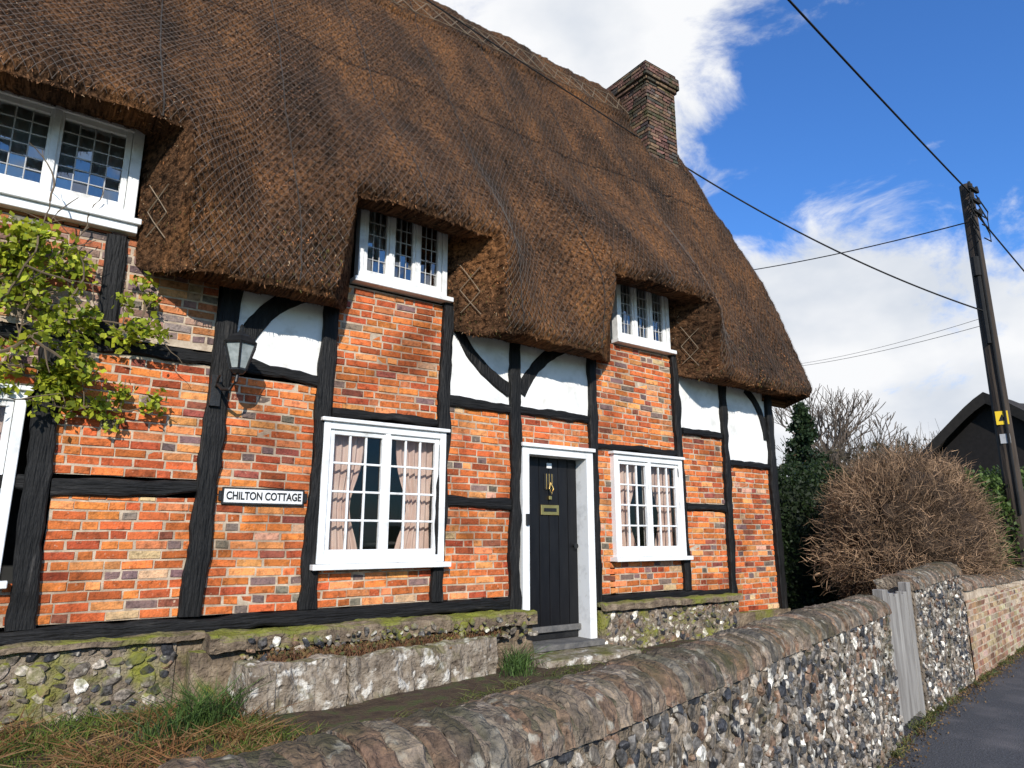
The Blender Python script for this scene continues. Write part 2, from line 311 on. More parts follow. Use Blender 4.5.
# door
db=MB()
db.box(4.44,4.53,5.9,6.16,.5,2.58); db.box(5.37,5.47,5.9,6.16,.5,2.58); db.box(4.53,5.37,5.902,6.16,2.48,2.58); db.box(4.42,5.49,5.87,5.9,2.56,2.6)
n=6; w=(5.37-4.53)/n
for i in range(n): db.box(4.53+i*w+.005,4.53+(i+1)*w-.005,6.085,6.12,.6,2.48,1)
db.box(4.53,5.37,6.10,6.14,.52,2.48,4); db.box(4.53,5.37,6.05,6.1,.6,.66,5)
db.box(4.44,5.47,5.78,6.16,.46,.515,5)
db.box(4.82,5.08,6.065,6.085,1.84,1.95,2); db.box(4.86,5.04,6.057,6.064,1.875,1.915,4)
db.box(4.88,5.02,6.07,6.084,2.12,2.3,4)
for k in range(3): db.box(4.9+k*.04,4.905+k*.04,6.063,6.07,2.12,2.3,2)
tube(db,[(4.95,6.055,2.2),(4.92,6.04,2.13),(4.95,6.035,2.07),(4.98,6.04,2.13),(4.95,6.055,2.2)],.009,6,2)
db.box(4.93,4.97,6.055,6.084,2.01,2.05,2); tube(db,[(5.3,6.09,1.5),(5.3,6.03,1.5)],[.012,.03],8,4)
db.box(4.915,4.985,6.07,6.084,2.36,2.42,0)
db.box(4.475,4.515,5.875,5.9,1.72,1.84,4)
db.build('front_door',[M_white,M_black,M_brass,M_grey,M_iron,M_step],parent=HOUSE,bevel=.003,fs=True)

# ---------- roof thatch
ZE,YE,ZR,YR,XL,XR=3.64,5.38,10.16,8.55,-3.4,9.82
SL=(ZR-ZE)/(YR-YE)
DR=[dict(lo=-1.75,li=-1.35,ri=.51,ro=.78,z=4.74,a=.56),dict(lo=2.1,li=2.38,ri=3.44,ro=3.74,z=4.64,a=.52),dict(lo=5.27,li=5.84,ri=6.91,ro=7.16,z=4.64,a=.52)]
def sm(x): x=np.clip(x,0,1); return x*x*(3-2*x)
def lift(X,key):
    r=np.zeros_like(X)
    for d in DR:
        l,rr=(d['lo'],d['ro']) if key=='o' else (d['li'],d['ri']); h=.07
        r=np.maximum(r,sm((X-l+h)/(2*h))*sm((rr+h-X)/(2*h))*(d['z']-ZE))
    return r
cols=[XL]; 
while cols[-1]<XR:
    x=cols[-1]; near=min(min(abs(x-d['lo']),abs(x-d['ro'])) for d in DR)
    cols.append(x+(.012 if near<.14 else .04))
S=np.array(cols); S[-1]=XR
NV=120; vv=np.linspace(0,1,NV)**1.25
Zo=ZE+lift(S,'o')+np.array([mn.noise(Vector((s*1.3,0,3)))*.06+mn.noise(Vector((s*5,0,3)))*.03 for s in S])
Z=Zo[:,None]+(ZR-Zo[:,None])*vv[None,:]
X=np.repeat(S[:,None],NV,1)
Y=YE+(Z-ZE)/SL
u=(Z-ZE)/(ZR-ZE); Y-=.10*np.sin(np.pi*u)
for d in DR:
    w=sm((X-(d['lo']-.75))/.85)*sm(((d['ro']+.75)-X)/.85)
    fz=np.where(Z<d['z'],sm((Z-ZE+.1)/(d['z']-ZE+.1)),1-sm((Z-d['z'])/2.3))
    Y-=d['a']*w*fz
rb=sm((Z-9.25)/.03); Y-=rb*.06
lipd=(Z-Zo[:,None]); Y+=.10*np.exp(-(lipd/.07)**2)
ramp=np.clip((S-8.6)/(XR-8.6),0,1)**1.5
Xv=-.26*(1-sm((Z-ZE)/1.6)); X=X+Xv*ramp[:,None]
Y+= (ramp[:,None]**6)*.12
nd=np.zeros_like(X)
for i in range(X.shape[0]):
    for j in range(NV):
        x,z=X[i,j],Z[i,j]
        nd[i,j]=mn.noise(Vector((x*.9,z*.6,1)))*.09+mn.noise(Vector((x*4,z*1.8,4)))*.04+mn.noise(Vector((x*18,z*10,9)))*.026
Y=Y-nd
front=np.stack([X,Y,Z],2)
bz=np.array([.12,.14,.05,-.6,-2.0,-4.0,-6.3]); by=np.array([.12,.3,.5,.85,1.6,2.7,3.9])
back=np.stack([np.repeat(S[:,None],7,1),np.repeat((YR+by)[None,:],len(S),0),np.repeat((ZR+bz)[None,:],len(S),0)],2)
oc=[XL];ic=[XL]
for d in DR: oc+=[d['lo']-.08,d['lo']+.08,d['ro']-.08,d['ro']+.08]; ic+=[d['li']-.04,d['li']+.03,d['ri']-.03,d['ri']+.04]
oc+=[XR];ic+=[9.15]
Xi=np.interp(S,oc,ic); li=lift(S,'o'); Zi=ZE+.10+li*(1.08)
inner=np.stack([Xi,np.full(len(S),5.985),Zi],1)
NT=7; strip=[]
for k in range(NT,0,-1):
    t=k/NT; q=front[:,0,:]*(1-t)+inner*t
    q=q.copy(); q[:,2]-=.05*math.sin(math.pi*t)*(1) ; q+= rng.normal(0,.006,q.shape)*(0 if k==NT else 1)
    strip.append(q)
grid=np.concatenate([np.stack(strip,1),front,back],1)
nc,nr=grid.shape[:2]
idx=np.arange(nc*nr).reshape(nc,nr)
F=np.stack([idx[:-1,:-1],idx[1:,:-1],idx[1:,1:],idx[:-1,1:]],2).reshape(-1,4)
uv=np.zeros((nc,nr,2)); uv[:,:,0]=grid[:,:,0]; uv[:,:,1]=grid[:,:,2]*1.13
rt=MB(); rt.addn(grid.reshape(-1,3),F,np.ones((nc*nr,3)))
edge=grid[-1,NT:,:]; inn=edge.copy(); inn[:,1]+=np.where(inn[:,1]<YR,.38,-.45); inn[:,2]-=.12; inn[:,0]-=.06
inn[:,2]=np.minimum(inn[:,2],9.55); so=inn.copy(); so[:,0]=8.9
ne=len(edge); VV=np.concatenate([edge,inn,so]); i=np.arange(ne-1)
FF=np.concatenate([np.stack([i,i+ne,i+ne+1,i+1],1),np.stack([i+ne,i+2*ne,i+2*ne+1,i+ne+1],1)])
rt.addn(VV,FF,np.ones((len(VV),3)))
ro=rt.build('thatch_roof',[M_thatch],smooth=True,parent=HOUSE)
ul=ro.data.uv_layers.new(name='UVMap'); uva=np.concatenate([uv.reshape(-1,2),VV[:,[1,2]]])
li_=np.zeros(len(ro.data.loops),dtype=np.int32); ro.data.loops.foreach_get('vertex_index',li_)
ul.data.foreach_set('uv',uva[li_].astype(np.float32).ravel())
NS=115000
A0=grid[:-1,:NT+NV-1]; A1=grid[1:,:NT+NV-1]; B0=grid[:-1,1:NT+NV]; B1=grid[1:,1:NT+NV]
nrm=np.cross(A1-A0,B0-A0); ar=np.linalg.norm(nrm,axis=2); nrm=nrm/np.maximum(ar[:,:,None],1e-9)
p=(ar/ar.sum()).ravel(); ch=rng.choice(len(p),NS,p=p)
ci,cj=np.unravel_index(ch,ar.shape); a=rng.random((NS,1)); b_=rng.random((NS,1))
P=(A0[ci,cj]*(1-a)+A1[ci,cj]*a)*(1-b_)+(B0[ci,cj]*(1-a)+B1[ci,cj]*a)*b_
n_=nrm[ci,cj]; dn=np.array([[0,-1,-SL]])/math.hypot(1,SL)+rng.normal(0,.4,(NS,3)); dn=dn-n_*np.sum(dn*n_,1,keepdims=True); dn=unit(dn)
ln=rng.uniform(.016,.042,(NS,1)); sd=np.cross(dn,n_)
P0=P-n_*.002; P1=P+dn*ln+n_*rng.uniform(.0,.010,(NS,1)); wd=rng.uniform(.002,.005,(NS,1))
V=np.stack([P0-sd*wd,P0+sd*wd,P1+sd*wd*.6,P1-sd*wd*.6],1).reshape(-1,3)
C=colmix((.055,.03,.016),(.23,.11,.05),NS,.32)
lt=rng.random(NS)<.03; C[lt]=colmix((.24,.17,.1),(.36,.28,.19),lt.sum())
low=(P[:,2]<4.3)&(rng.random(NS)<.12); C[low]=colmix((.06,.055,.02),(.11,.1,.035),low.sum())
sb=MB(); sb.addn(V,np.arange(4*NS).reshape(NS,4),np.repeat(C,4,axis=0)); sb.build('thatch_straw',[M_straw],parent=HOUSE)
def onsurf(x,z,off=.022):
    fi=np.interp(x,S,np.arange(len(S))); i0=np.minimum(fi.astype(int),len(S)-2); fx=fi-i0
    zo=Zo[i0]*(1-fx)+Zo[i0+1]*fx; ok=z>zo+.01
    v=np.clip((z-zo)/(ZR-zo),0,1)**(1/1.25)*(NV-1); j0=np.minimum(v.astype(int),NV-2); fy=v-j0
    g=lambda i,j:front[i,j]
    q=(g(i0,j0)*((1-fx)*(1-fy))[:,None]+g(i0+1,j0)*(fx*(1-fy))[:,None]+g(i0,j0+1)*((1-fx)*fy)[:,None]+g(i0+1,j0+1)*(fx*fy)[:,None])
    q=q+np.array([0,-.9*off,.42*off]); return q,ok
NTc=MB()
def netline(x,z,wd,col):
    q,ok=onsurf(x,z,.017); ok&=(x<XR-.02)&(x>XL+.02)&(z<ZR)
    m=ok[:-1]&ok[1:]; a=q[:-1][m]; c=q[1:][m]
    if len(a)==0: return
    d=unit(c-a); s=unit(np.cross(d,np.array([[0,-.9,.45]])))*wd
    V=np.stack([a-s,a+s,c+s,c-s],1).reshape(-1,3); NTc.addn(V,np.arange(len(V)).reshape(-1,4),np.repeat(np.array([col]),len(V),0))
zz=np.arange(ZE-.1,ZR,.035); sp=.07
for s_ in (1,-1):
    for x0 in np.arange(XL-6,XR+6,sp): netline(x0+s_*(zz-ZE)*.62+.012*np.sin(zz*5+x0),zz,.0015,(.12,.098,.08))
for x0 in np.arange(-2.9,9.6,1.15):
    netline(x0+.02*np.sin(zz*2),zz,.006,(.04,.032,.026)); 
NTc.build('wire_netting',[M_twig],parent=HOUSE)
lg=MB()
def onroof(x,z): q,_=onsurf(np.array([float(x)]),np.array([float(z)]),.03); return tuple(q[0])
LC=(.22,.165,.11)
for z in (9.4,9.85):
    tube(lg,[onroof(x,z) for x in np.arange(-3.3,8.4,.35)],.007,4,c=LC)
x=-3.2
while x<8.2:
    tube(lg,[onroof(x,9.4),onroof(x+.3,9.85)],.006,4,c=LC); tube(lg,[onroof(x+.3,9.4),onroof(x,9.85)],.006,4,c=LC); x+=.3
for d in DR:
    i0=np.argmin(abs(S-(d['ro']-.012))); i1=np.argmin(abs(S-(d['ro']+.03)))
    def cp(a,t):
        fi=i0+(i1-i0)*a; ia=int(fi); fr_=fi-ia; F0=front[ia,0]*(1-fr_)+front[ia+1,0]*fr_; I0=inner[ia]*(1-fr_)+inner[ia+1]*fr_
        q=F0*(1-t)+I0*t; return (q[0]-.03,q[1]-.012,q[2]-.02)
    for (a0,t0,a1,t1) in [(0,.3,.5,.7),(.5,.3,1,.7),(0,.7,.5,.3),(.5,.7,1,.3)]:
        tube(lg,[cp(a0+(a1-a0)*k/6,t0+(t1-t0)*k/6) for k in range(7)],.005,4,c=(.2,.15,.1))
lg.build('ligger_rods',[M_twig],parent=HOUSE)

# ---------- chimney
cb=MB(); cx0,cx1,cy0,cy1=8.53,9.3,7.6,9.4
CP=([(.13,.07,.048),(.17,.095,.065),(.09,.065,.048),(.21,.12,.075),(.07,.06,.05)],[3,3,3,2,2])
def stack(o,z0,z1):
    fs=[(lambda u,d,z:(u,cy0-o-d,z),cx0-o,cx1+o),(lambda u,d,z:(cx0-o-d,u,z),cy0-o,cy1+o),(lambda u,d,z:(u,cy1+o+d,z),cx0-o,cx1+o),(lambda u,d,z:(cx1+o+d,u,z),cy0-o,cy1+o)]
    for fn,a,bq in fs: brick_panel(cb,a+.03,bq-.03,z0,z1,fn=fn,pal=CP)
    cb.box(cx0-o,cx1+o,cy0-o,cy1+o,z0-.001,z1,1)
M_chm=pm('chimney_mortar',[(.3,(.05,.042,.032)),(.7,(.1,.085,.065))],9,bump=.8,bscale=60,moss=((.08,.09,.02),4,.6,.9,.4))
M_chb=pm('chimney_brick',[(.3,G(.5)),(.6,G(1.3))],14,bump=.9,bscale=50,bdist=.02,attr=True,moss=((.06,.065,.02),3,.5,.75,.2))
stack(0,7.4,9.9); stack(.035,9.9,9.97); stack(.07,9.975,10.2); stack(.03,10.205,10.29)
cb.build('chimney',[M_chb,M_chm],parent=HOUSE)

# ---------- plinth
ico=bmesh.new(); bmesh.ops.create_icosphere(ico,subdivisions=2,radius=1); IV=np.array([v.co[:] for v in ico.verts]); ico.verts.ensure_lookup_table()
IF=np.array([[v.index for v in f.verts] for f in ico.faces]); ico.free()
VAR=[]
for k in range(24):
    r=np.array([1+.35*mn.noise(Vector(v*1.3)+Vector((k*7.3,0,0)))+.18*mn.noise(Vector(v*3.1)+Vector((0,k*5.1,0))) for v in IV])
    q=IV*r[:,None]
    for c in range(7):
        nn=unit(rng.normal(size=(1,3)))[0]; h=rng.uniform(.45,.85); dd=q@nn; q=q-np.maximum(dd-h,0)[:,None]*nn
    nn=unit(np.array([[rng.normal(0,.25),1,rng.normal(0,.25)]]))[0]; dd=q@nn; q=q-np.maximum(dd-rng.uniform(.35,.6),0)[:,None]*nn
    VAR.append(q)
FC=[((.03,.03,.033),7),((.07,.064,.058),8),((.13,.108,.085),8),((.3,.26,.21),5),((.58,.54,.46),3.5),((.16,.1,.065),5),((.22,.18,.14),5)]
def flints(mb,fn,L_,z0,z1,s=1.0,dens=1.0,bright=1.0,m=0):
    z=z0+.03*s; 
    while z<z1-.015:
        l=random.uniform(0,.06)
        while l<L_:
            big=random.random()**1.4
            rx=(.019+.05*big)*s*random.uniform(.85,1.2); rz=(.017+.033*big)*s
            l+=rx*.9
            if random.random()<dens and l<L_-.01:
                a=random.uniform(-1.5,1.5); ca,sa=math.cos(a),math.sin(a)
                q=VAR[random.randrange(24)]*np.array([rx,.036*s,rz]); 
                qx=q[:,0]*ca-q[:,2]*sa; qz=q[:,0]*sa+q[:,2]*ca
                (px,py),(nx,ny)=fn(l); tx,ty=-ny,nx
                zc=min(z+random.uniform(-.022,.022)*s,z1-.02); off=random.uniform(-.012,.005)
                V=np.stack([px+tx*qx+nx*(q[:,1]+off),py+ty*qx+ny*(q[:,1]+off),zc+qz],1)
                c=np.array(random.choices([f[0] for f in FC],[f[1] for f in FC])[0])*random.uniform(.7,1.3)*bright
                mb.addn(V,IF,np.repeat(c[None],len(V),0),m)
            l+=rx*.9+random.uniform(.0,.010)*s
        z+=.056*s
pb=MB()
pb.box(-3,1.12,5.86,6.1,.2,.86,5); pb.box(1.122,4.37,5.88,6.1,.2,.87,2); pb.box(5.42,7.85,5.85,6.1,.2,.84,5); pb.box(7.852,9.08,5.9,6.1,.2,.62,2)
flints(pb,lambda l:((-3+l,5.86),(0,-1)),4.1,.34,.84,1.3,bright=1.1,m=4)
flints(pb,lambda l:((5.42+l,5.85),(0,-1)),2.4,.34,.82,1.1,bright=1.1,m=4)
def rough_slab(mb,x0,x1,y0,y1,z0,z1,m,amp=.015,step=.05,seed=0):
    nx=max(2,int((x1-x0)/step)); prof=[]
    ny=5;nzs=6;pts=[(y0,z0+(z1-z0)*k/nzs) for k in range(nzs)]+[(y0+.012,z1)]+[(y0+(y1-y0)*k/ny,z1+.006) for k in range(1,ny)]+[(y1,z1),(y1,z0)]
    V=[];F=[];k=len(pts)
    for i in range(nx+1):
        x=x0+(x1-x0)*i/nx
        for (y,z) in pts:
            d=mn.noise(Vector((x*4,y*4+seed,z*4)))*amp+mn.noise(Vector((x*13,y*13+seed,z*13)))*amp*.8
            V.append((x,y-d,z+d*.8))
    for i in range(nx):
        for j in range(k-1): F.append((i*k+j,i*k+j+1,(i+1)*k+j+1,(i+1)*k+j)[::-1])
    F.append(tuple(range(k))[::1]); F.append(tuple(range(len(V)-1,len(V)-1-k,-1)))
    mb.add(V,F,m)
rough_slab(pb,-3,1.3,5.8,5.99,.845,.89,2,.02,seed=1); rough_slab(pb,1.3,4.35,5.62,5.99,.76,.875,2,.03,seed=2); rough_slab(pb,1.2,4.35,5.7,5.9,.3,.76,2,.03,seed=5)
flints(pb,lambda l:((1.5+l,5.60),(0,-1)),2.8,.64,.86,.9,dens=.7,bright=1.1,m=4)
rough_slab(pb,5.42,7.85,5.78,5.99,.8,.87,2,.02,seed=3)
rough_slab(pb,4.25,5.5,5.35,5.86,.36,.45,3,.01,seed=4)
pb.build('flint_plinth',[M_flint,M_wmort,M_moss,M_stone,M_flintm,M_wmortm],parent=HOUSE)

# ---------- stone raised bed
rbd=empty('stone_raised_bed')
qb=MB()
def block(mb,p0,p1,th,z0,z1,seed):
    p0=Vector((*p0,0));p1=Vector((*p1,0));d=p1-p0;n=d.normalized();s=Vector((-n.y,n.x,0)); tmp=MB(); rough_slab(tmp,0,d.length,0,th,z0,z1,0,.035,.035,seed)
    V=[p0+n*v[0]+s*v[1]+Vector((0,0,v[2])) for v in tmp.v]; mb.add(V,tmp.f,0)
block(qb,(1.47,5.08),(2.2,5.2),.18,.3,.72,11); block(qb,(2.235,5.205),(3.78,5.5),.17,.3,.69,13)
block(qb,(1.47,5.7),(1.47,5.085),.17,.3,.69,17)
qb.build('stone_edging',[M_stone],parent=rbd)
so_=MB(); V=[];F=[]
for i in range(30):
    for j in range(10):
        x=1.6+i*.083;y0_=5.15+(x-1.5)*.175;y=y0_+(5.75-y0_)*j/9; V.append((x,y,.64+.05*mn.noise(Vector((x*5,y*5,0)))+.03))
for i in range(29):
    for j in range(9): q=i*10+j; F.append((q,q+10,q+11,q+1))
so_.add(V,F); so_.build('soil_bed',[M_soil],parent=rbd)
dp=MB(); n=4200; X_=rng.uniform(1.7,3.9,n); yl=5.25+(X_-1.5)*.17; Y_=yl+rng.random(n)*(5.68-yl)
P0=np.stack([X_,Y_,np.full(n,.64)],1); P1=P0+np.stack([rng.normal(0,.04,n),rng.normal(0,.03,n),rng.uniform(.02,.12,n)],1)
ribbons(dp,P0,P1,.004,colmix((.07,.03,.015),(.2,.1,.05),n)); 
g=rng.random(n)<.4; leaves(dp,P1[g],.035,colmix((.06,.07,.02),(.16,.08,.035),g.sum()))
dp.build('dried_bedding_plants',[M_twig])

# ---------- street walls
PATH=[(-4,1.5),(.3,1.66),(1.0,1.75),(1.81,1.96),(3.4,2.42),(6.1,3.2),(7.0,3.42),(9.1,3.83),(12.4,4.45),(40,9.6)]
PX=[p[0] for p in PATH];PY=[p[1] for p in PATH]
def mk(x0,x1,step=.02):
    xs=np.arange(x0,x1+1e-6,step); ys=np.interp(xs,PX,PY); k=np.ones(15)/15
    yp=np.concatenate([np.full(7,ys[0])+np.arange(-7,0)*(ys[1]-ys[0]),ys,np.full(7,ys[-1])+np.arange(1,8)*(ys[-1]-ys[-2])]); ys=np.convolve(yp,k,'valid')
    ds=np.hypot(np.diff(xs),np.diff(ys)); s=np.concatenate([[0],np.cumsum(ds)]); tx=np.gradient(xs,s);ty=np.gradient(ys,s)
    def f(l):
        return (np.interp(l,s,xs),np.interp(l,s,ys)),(np.interp(l,s,tx),np.interp(l,s,ty))
    return f,s[-1]
def streetwall(name,x0,x1,zb,zt0,zt1,th=.15,cope=True,brickface=False):
    f,LL=mk(x0,x1); core=MB(); par=empty(name)
    n=int(LL/.05);V=[];F=[]
    zt=lambda l:zt0+(zt1-zt0)*l/LL+.018*mn.noise(Vector((l*1.5,0,x0)))
    for i in range(n+1):
        l=LL*i/n;(x,y),(tx,ty)=f(l); nx,ny=ty,-tx; z=zt(l)-.12 if cope else zt(l)
        for sgn in (1,-1):
            for k in range(17):
                kk=k if sgn==1 else 16-k
                zz=zb+(z-zb)*kk/16; o=th-.004+.014*mn.noise(Vector((l*11,zz*11,sgn*3)))
                V.append((x+nx*o*sgn,y+ny*o*sgn,zz))
    k=34
    for i in range(n):
        for j in range(k-1): F.append((i*k+j,(i+1)*k+j,(i+1)*k+j+1,i*k+j+1))
    F.append(tuple(range(k))); F.append(tuple(range(len(V)-1,len(V)-1-k,-1)))
    core.add(V,F,1)
    if brickface:
        def fn(u,d,z):
            (x,y),(tx,ty)=f(u); return (x+ty*(th+.014+d),y-tx*(th+.014+d),z)
        brick_panel(core,.03,LL-.03,zb,zt1-.13,fn=fn,pal=([(.4,.28,.17),(.34,.2,.12),(.45,.35,.24),(.3,.15,.09)],[3,3,3,2]))
    else:
        def fn(l): (x,y),(tx,ty)=f(l); return (x+ty*th,y-tx*th),(ty,-tx)
        flints(core,fn,LL,zb,zt1-.11,.85,.97)
        def fb_(l): (x,y),(tx,ty)=f(LL-l); return (x-ty*th,y+tx*th),(-ty,tx)
        flints(core,fb_,LL,max(zb,.3),zt1-.12,1.6,.7)
        for e,sg in ((0.0,-1),(LL,1)):
            (x,y),(tx,ty)=f(e)
            def fe(l,x=x,y=y,tx=tx,ty=ty,sg=sg):
                o=(l-th)*(1 if sg>0 else -1)*-1; return (x+ty*(-o),y-tx*(-o)),(tx*sg,ty*sg)
            flints(core,fe,2*th,zb,zt0-.14,.85)
    core.build('wall_face',[M_flint,M_wmort,M_mortar] if not brickface else [M_brick,M_mortar],smooth=False,parent=par)
    if cope:
        cm=MB(); l=0; 
        while l<LL-.02:
            w=random.uniform(.066,.09) if not brickface else .1; l1=min(l+w,LL); z=zt((l+l1)/2)+random.uniform(-.007,.006)
            kcol=random.choice([(.125,.095,.072),(.15,.11,.082),(.1,.08,.062),(.18,.14,.105),(.145,.095,.063),(.12,.105,.085),(.17,.105,.07)]); kk=random.uniform(.65,1.3); kcol=tuple(c*kk for c in kcol)
            V=[];F=[]; n=16; amp=random.uniform(.96,1.02)
            rows=[l+.001,l+.011,l+(l1-l)*.35,l+(l1-l)*.68,l1-.012,l1-.003]; sc_=[.935,.99,1.01,1.01,.99,.935]
            for r_,s_ in zip(rows,sc_):
                (x,y),(tx,ty)=f(r_); nx,ny=ty,-tx
                for j in range(n+1):
                    t=math.pi*j/n; o=math.cos(t)*(th+.03)*s_*amp; h=-.135+ (math.sin(t)**.8)*.135*s_*amp
                    jj=mn.noise(Vector((r_*30,j*1.3,l*9)))*.012+mn.noise(Vector((r_*70,j*3.3,l*3)))*.006
                    V.append((x+nx*(o+jj*math.cos(t)),y+ny*(o+jj*math.cos(t)),z+h+jj))
            m_=n+1
            for i in range(5):
                for j in range(n): F.append((i*m_+j,(i+1)*m_+j,(i+1)*m_+j+1,i*m_+j+1))
                F.append((i*m_,i*m_+n,(i+1)*m_+n,(i+1)*m_))
            F.append(tuple(range(m_))); F.append(tuple(range(len(V)-1,len(V)-1-m_,-1)))
            cm.add(V,F,0,kcol); l=l1
        V=[];F=[];n=int(LL/.04)
        for i in range(n+1):
            q=LL*i/n;(x,y),(tx,ty)=f(q);z=zt(q)
            for j in range(13):
                t=math.pi*j/12; jj=mn.noise(Vector((q*14,j*1.1,0)))*.008; V.append((x+ty*math.cos(t)*(th+.022+jj),y-tx*math.cos(t)*(th+.022+jj),z-.14+math.sin(t)**.8*.130+jj))
        for i in range(n):
            for j in range(12): F.append((i*13+j,(i+1)*13+j,(i+1)*13+j+1,i*13+j+1))
        F.append(tuple(range(13))); F.append(tuple(range(len(V)-1,len(V)-14,-1)))
        cm.add(V,F,1)
        cm.build('coping',[M_cope,M_wmort],parent=par)
streetwall('flint_garden_wall',-2.5,6.02,-.1,1.15,1.12)
streetwall('flint_garden_wall',7.05,9.1,-.1,1.24,1.31)
streetwall('brick_garden_wall',9.12,22,-.1,1.12,1.0,brickface=True)
# gate
gb=empty('wooden_gate'); g=MB()
(gx0,gy0),(gx1,gy1)=(6.2,3.11),(6.92,3.285)
for i in range(7):
    t=(i+.5)/7; x=gx0+(gx1-gx0)*t; y=gy0+(gy1-gy0)*t; g.box(x-.033,x+.033,y-.012,y+.012,.06,1.1+.02*math.sin(i*2.1))
g.box(6.08,6.17,3.07,3.16,0,1.16); g.box(6.93,7.01,3.27,3.35,0,1.18)
for z in (.3,.9): 
    V=[(gx0,gy0+.014,z),(gx1,gy1+.014,z),(gx1,gy1+.05,z),(gx0,gy0+.05,z)]; V+=[(a,b__,c+.09) for a,b__,c in V]
    g.add(V,[(0,3,2,1),(4,5,6,7),(0,1,5,4),(1,2,6,5),(2,3,7,6),(3,0,4,7)])
g.build('gate_boards',[M_oldwood],parent=gb,bevel=.004)

# ---------- ground
def sheet(name,fy0,fy1,x0,x1,nx,ny,fz,mat,pw_=1):
    b_=MB();V=[];F=[]
    for i in range(nx+1):
        x=x0+(x1-x0)*i/nx
        for j in range(ny+1):
            t=(j/ny)**pw_; y=fy0(x)+(fy1(x)-fy0(x))*t; V.append((x,y,fz(x,y)))
    for i in range(nx):
        for j in range(ny): q=i*(ny+1)+j; F.append((q,q+ny+1,q+ny+2,q+1))
    b_.add(V,F); return b_.build(name,[mat],smooth=True)
wy=lambda x:float(np.interp(x,PX,PY))
sheet('garden_ground',lambda x:wy(x)-.02,lambda x:12.5,-4,26,220,70,lambda x,y:(.38 if not 6.0<x<7.1 else .38*min(1,max(.06,(y-3.4)/1.5)))+.03*mn.noise(Vector((x*1.6,y*1.6,0)))+.01*mn.noise(Vector((x*8,y*8,0))),M_soil,1.3)
sheet('pavement',lambda x:wy(x)-2.6,lambda x:wy(x),-12,40,160,16,lambda x,y:.008*mn.noise(Vector((x*2,y*2,0))),M_asph)
kb=MB(); xs=np.arange(-12,40,.9)
for x in xs:
    a=(x+.005,wy(x)-2.73); c=(x+.895,wy(x+.9)-2.73)
    V=[(a[0],a[1],-.16),(c[0],c[1],-.16),(c[0],c[1]+.13,-.16),(a[0],a[1]+.13,-.16)]; V+=[(p,q,.006) for p,q,r in V]
    kb.add(V,[(0,3,2,1),(4,5,6,7),(0,1,5,4),(1,2,6,5),(2,3,7,6),(3,0,4,7)])
kb.build('kerb',[M_kerb],bevel=.01)
sheet('road',lambda x:wy(x)-9,lambda x:wy(x)-2.7,-40,60,60,4,lambda x,y:-.115,M_road)
gr=MB(); gr.add([(-500,-500,-.14),(500,-500,-.14),(500,500,-.14),(-500,500,-.14)],[(0,1,2,3)]); gr.build('ground',[M_ground])

# grass tufts
gs=MB()
def tuft(cx,cy,z,n,r,h,c0,c1,lean=.35):
    P0=np.stack([cx+rng.normal(0,r,n),cy+rng.normal(0,r*.7,n),np.full(n,z)],1); hh=h*rng.uniform(.4,1.1,n)
    d=rng.normal(0,lean,(n,2)); P1=P0+np.stack([d[:,0]*hh*.5,d[:,1]*hh*.5,hh*.6],1); P2=P1+np.stack([d[:,0]*hh*.9,d[:,1]*hh*.9,hh*.35],1)
    C=colmix(c0,c1,n); ribbons(gs,P0,P1,.0035,C,.003); ribbons(gs,P1,P2,.003,C,.0006)
for k in range(300):
    x=random.uniform(-1.2,1.6); y=random.uniform(3.2,5.75)
    c=random.random()
    if c<.62: tuft(x,y,.36,40,.07,.11,(.05,.09,.015),(.14,.18,.03),.45)
    elif c<.88: tuft(x,y,.36,40,.07,.12,(.18,.1,.035),(.32,.2,.09),.9)
    else: tuft(x,y,.36,40,.05,.17,(.16,.08,.03),(.28,.14,.06),.7)
for (x,y,nn,h) in [(1.15,5.0,200,.36),(1.3,5.15,90,.32),(.9,4.9,90,.22),(4.05,5.55,150,.26),(3.9,5.35,90,.2),(4.2,5.7,80,.18)]:
    tuft(x,y,.36,nn,.07,h,(.03,.06,.015),(.1,.17,.04),.35)
for k in range(190):
    x=random.uniform(1.2,6);y=wy(x)+random.uniform(.6,2.6); tuft(x,min(y,5.0+.15*x),.36,26,.08,.08,(.05,.07,.015),(.15,.15,.05),.7)
for k in range(90):
    x=random.uniform(4.2,14); y=wy(x)-.17-abs(random.gauss(0,.03)); tuft(x,y,0,random.randint(5,22),.03,.07,(.05,.08,.015),(.16,.15,.05),.6)
gs.build('grass',[M_grass])
lt_=MB(); n=3500; X_=rng.uniform(3.5,16,n); Y_=np.interp(X_,PX,PY)-.16-np.abs(rng.normal(0,.1,n)); 
leaves(lt_,np.stack([X_,Y_,np.full(n,.012)],1),.022,colmix((.05,.03,.015),(.2,.12,.05),n)); lt_.build('leaf_litter',[M_twig])

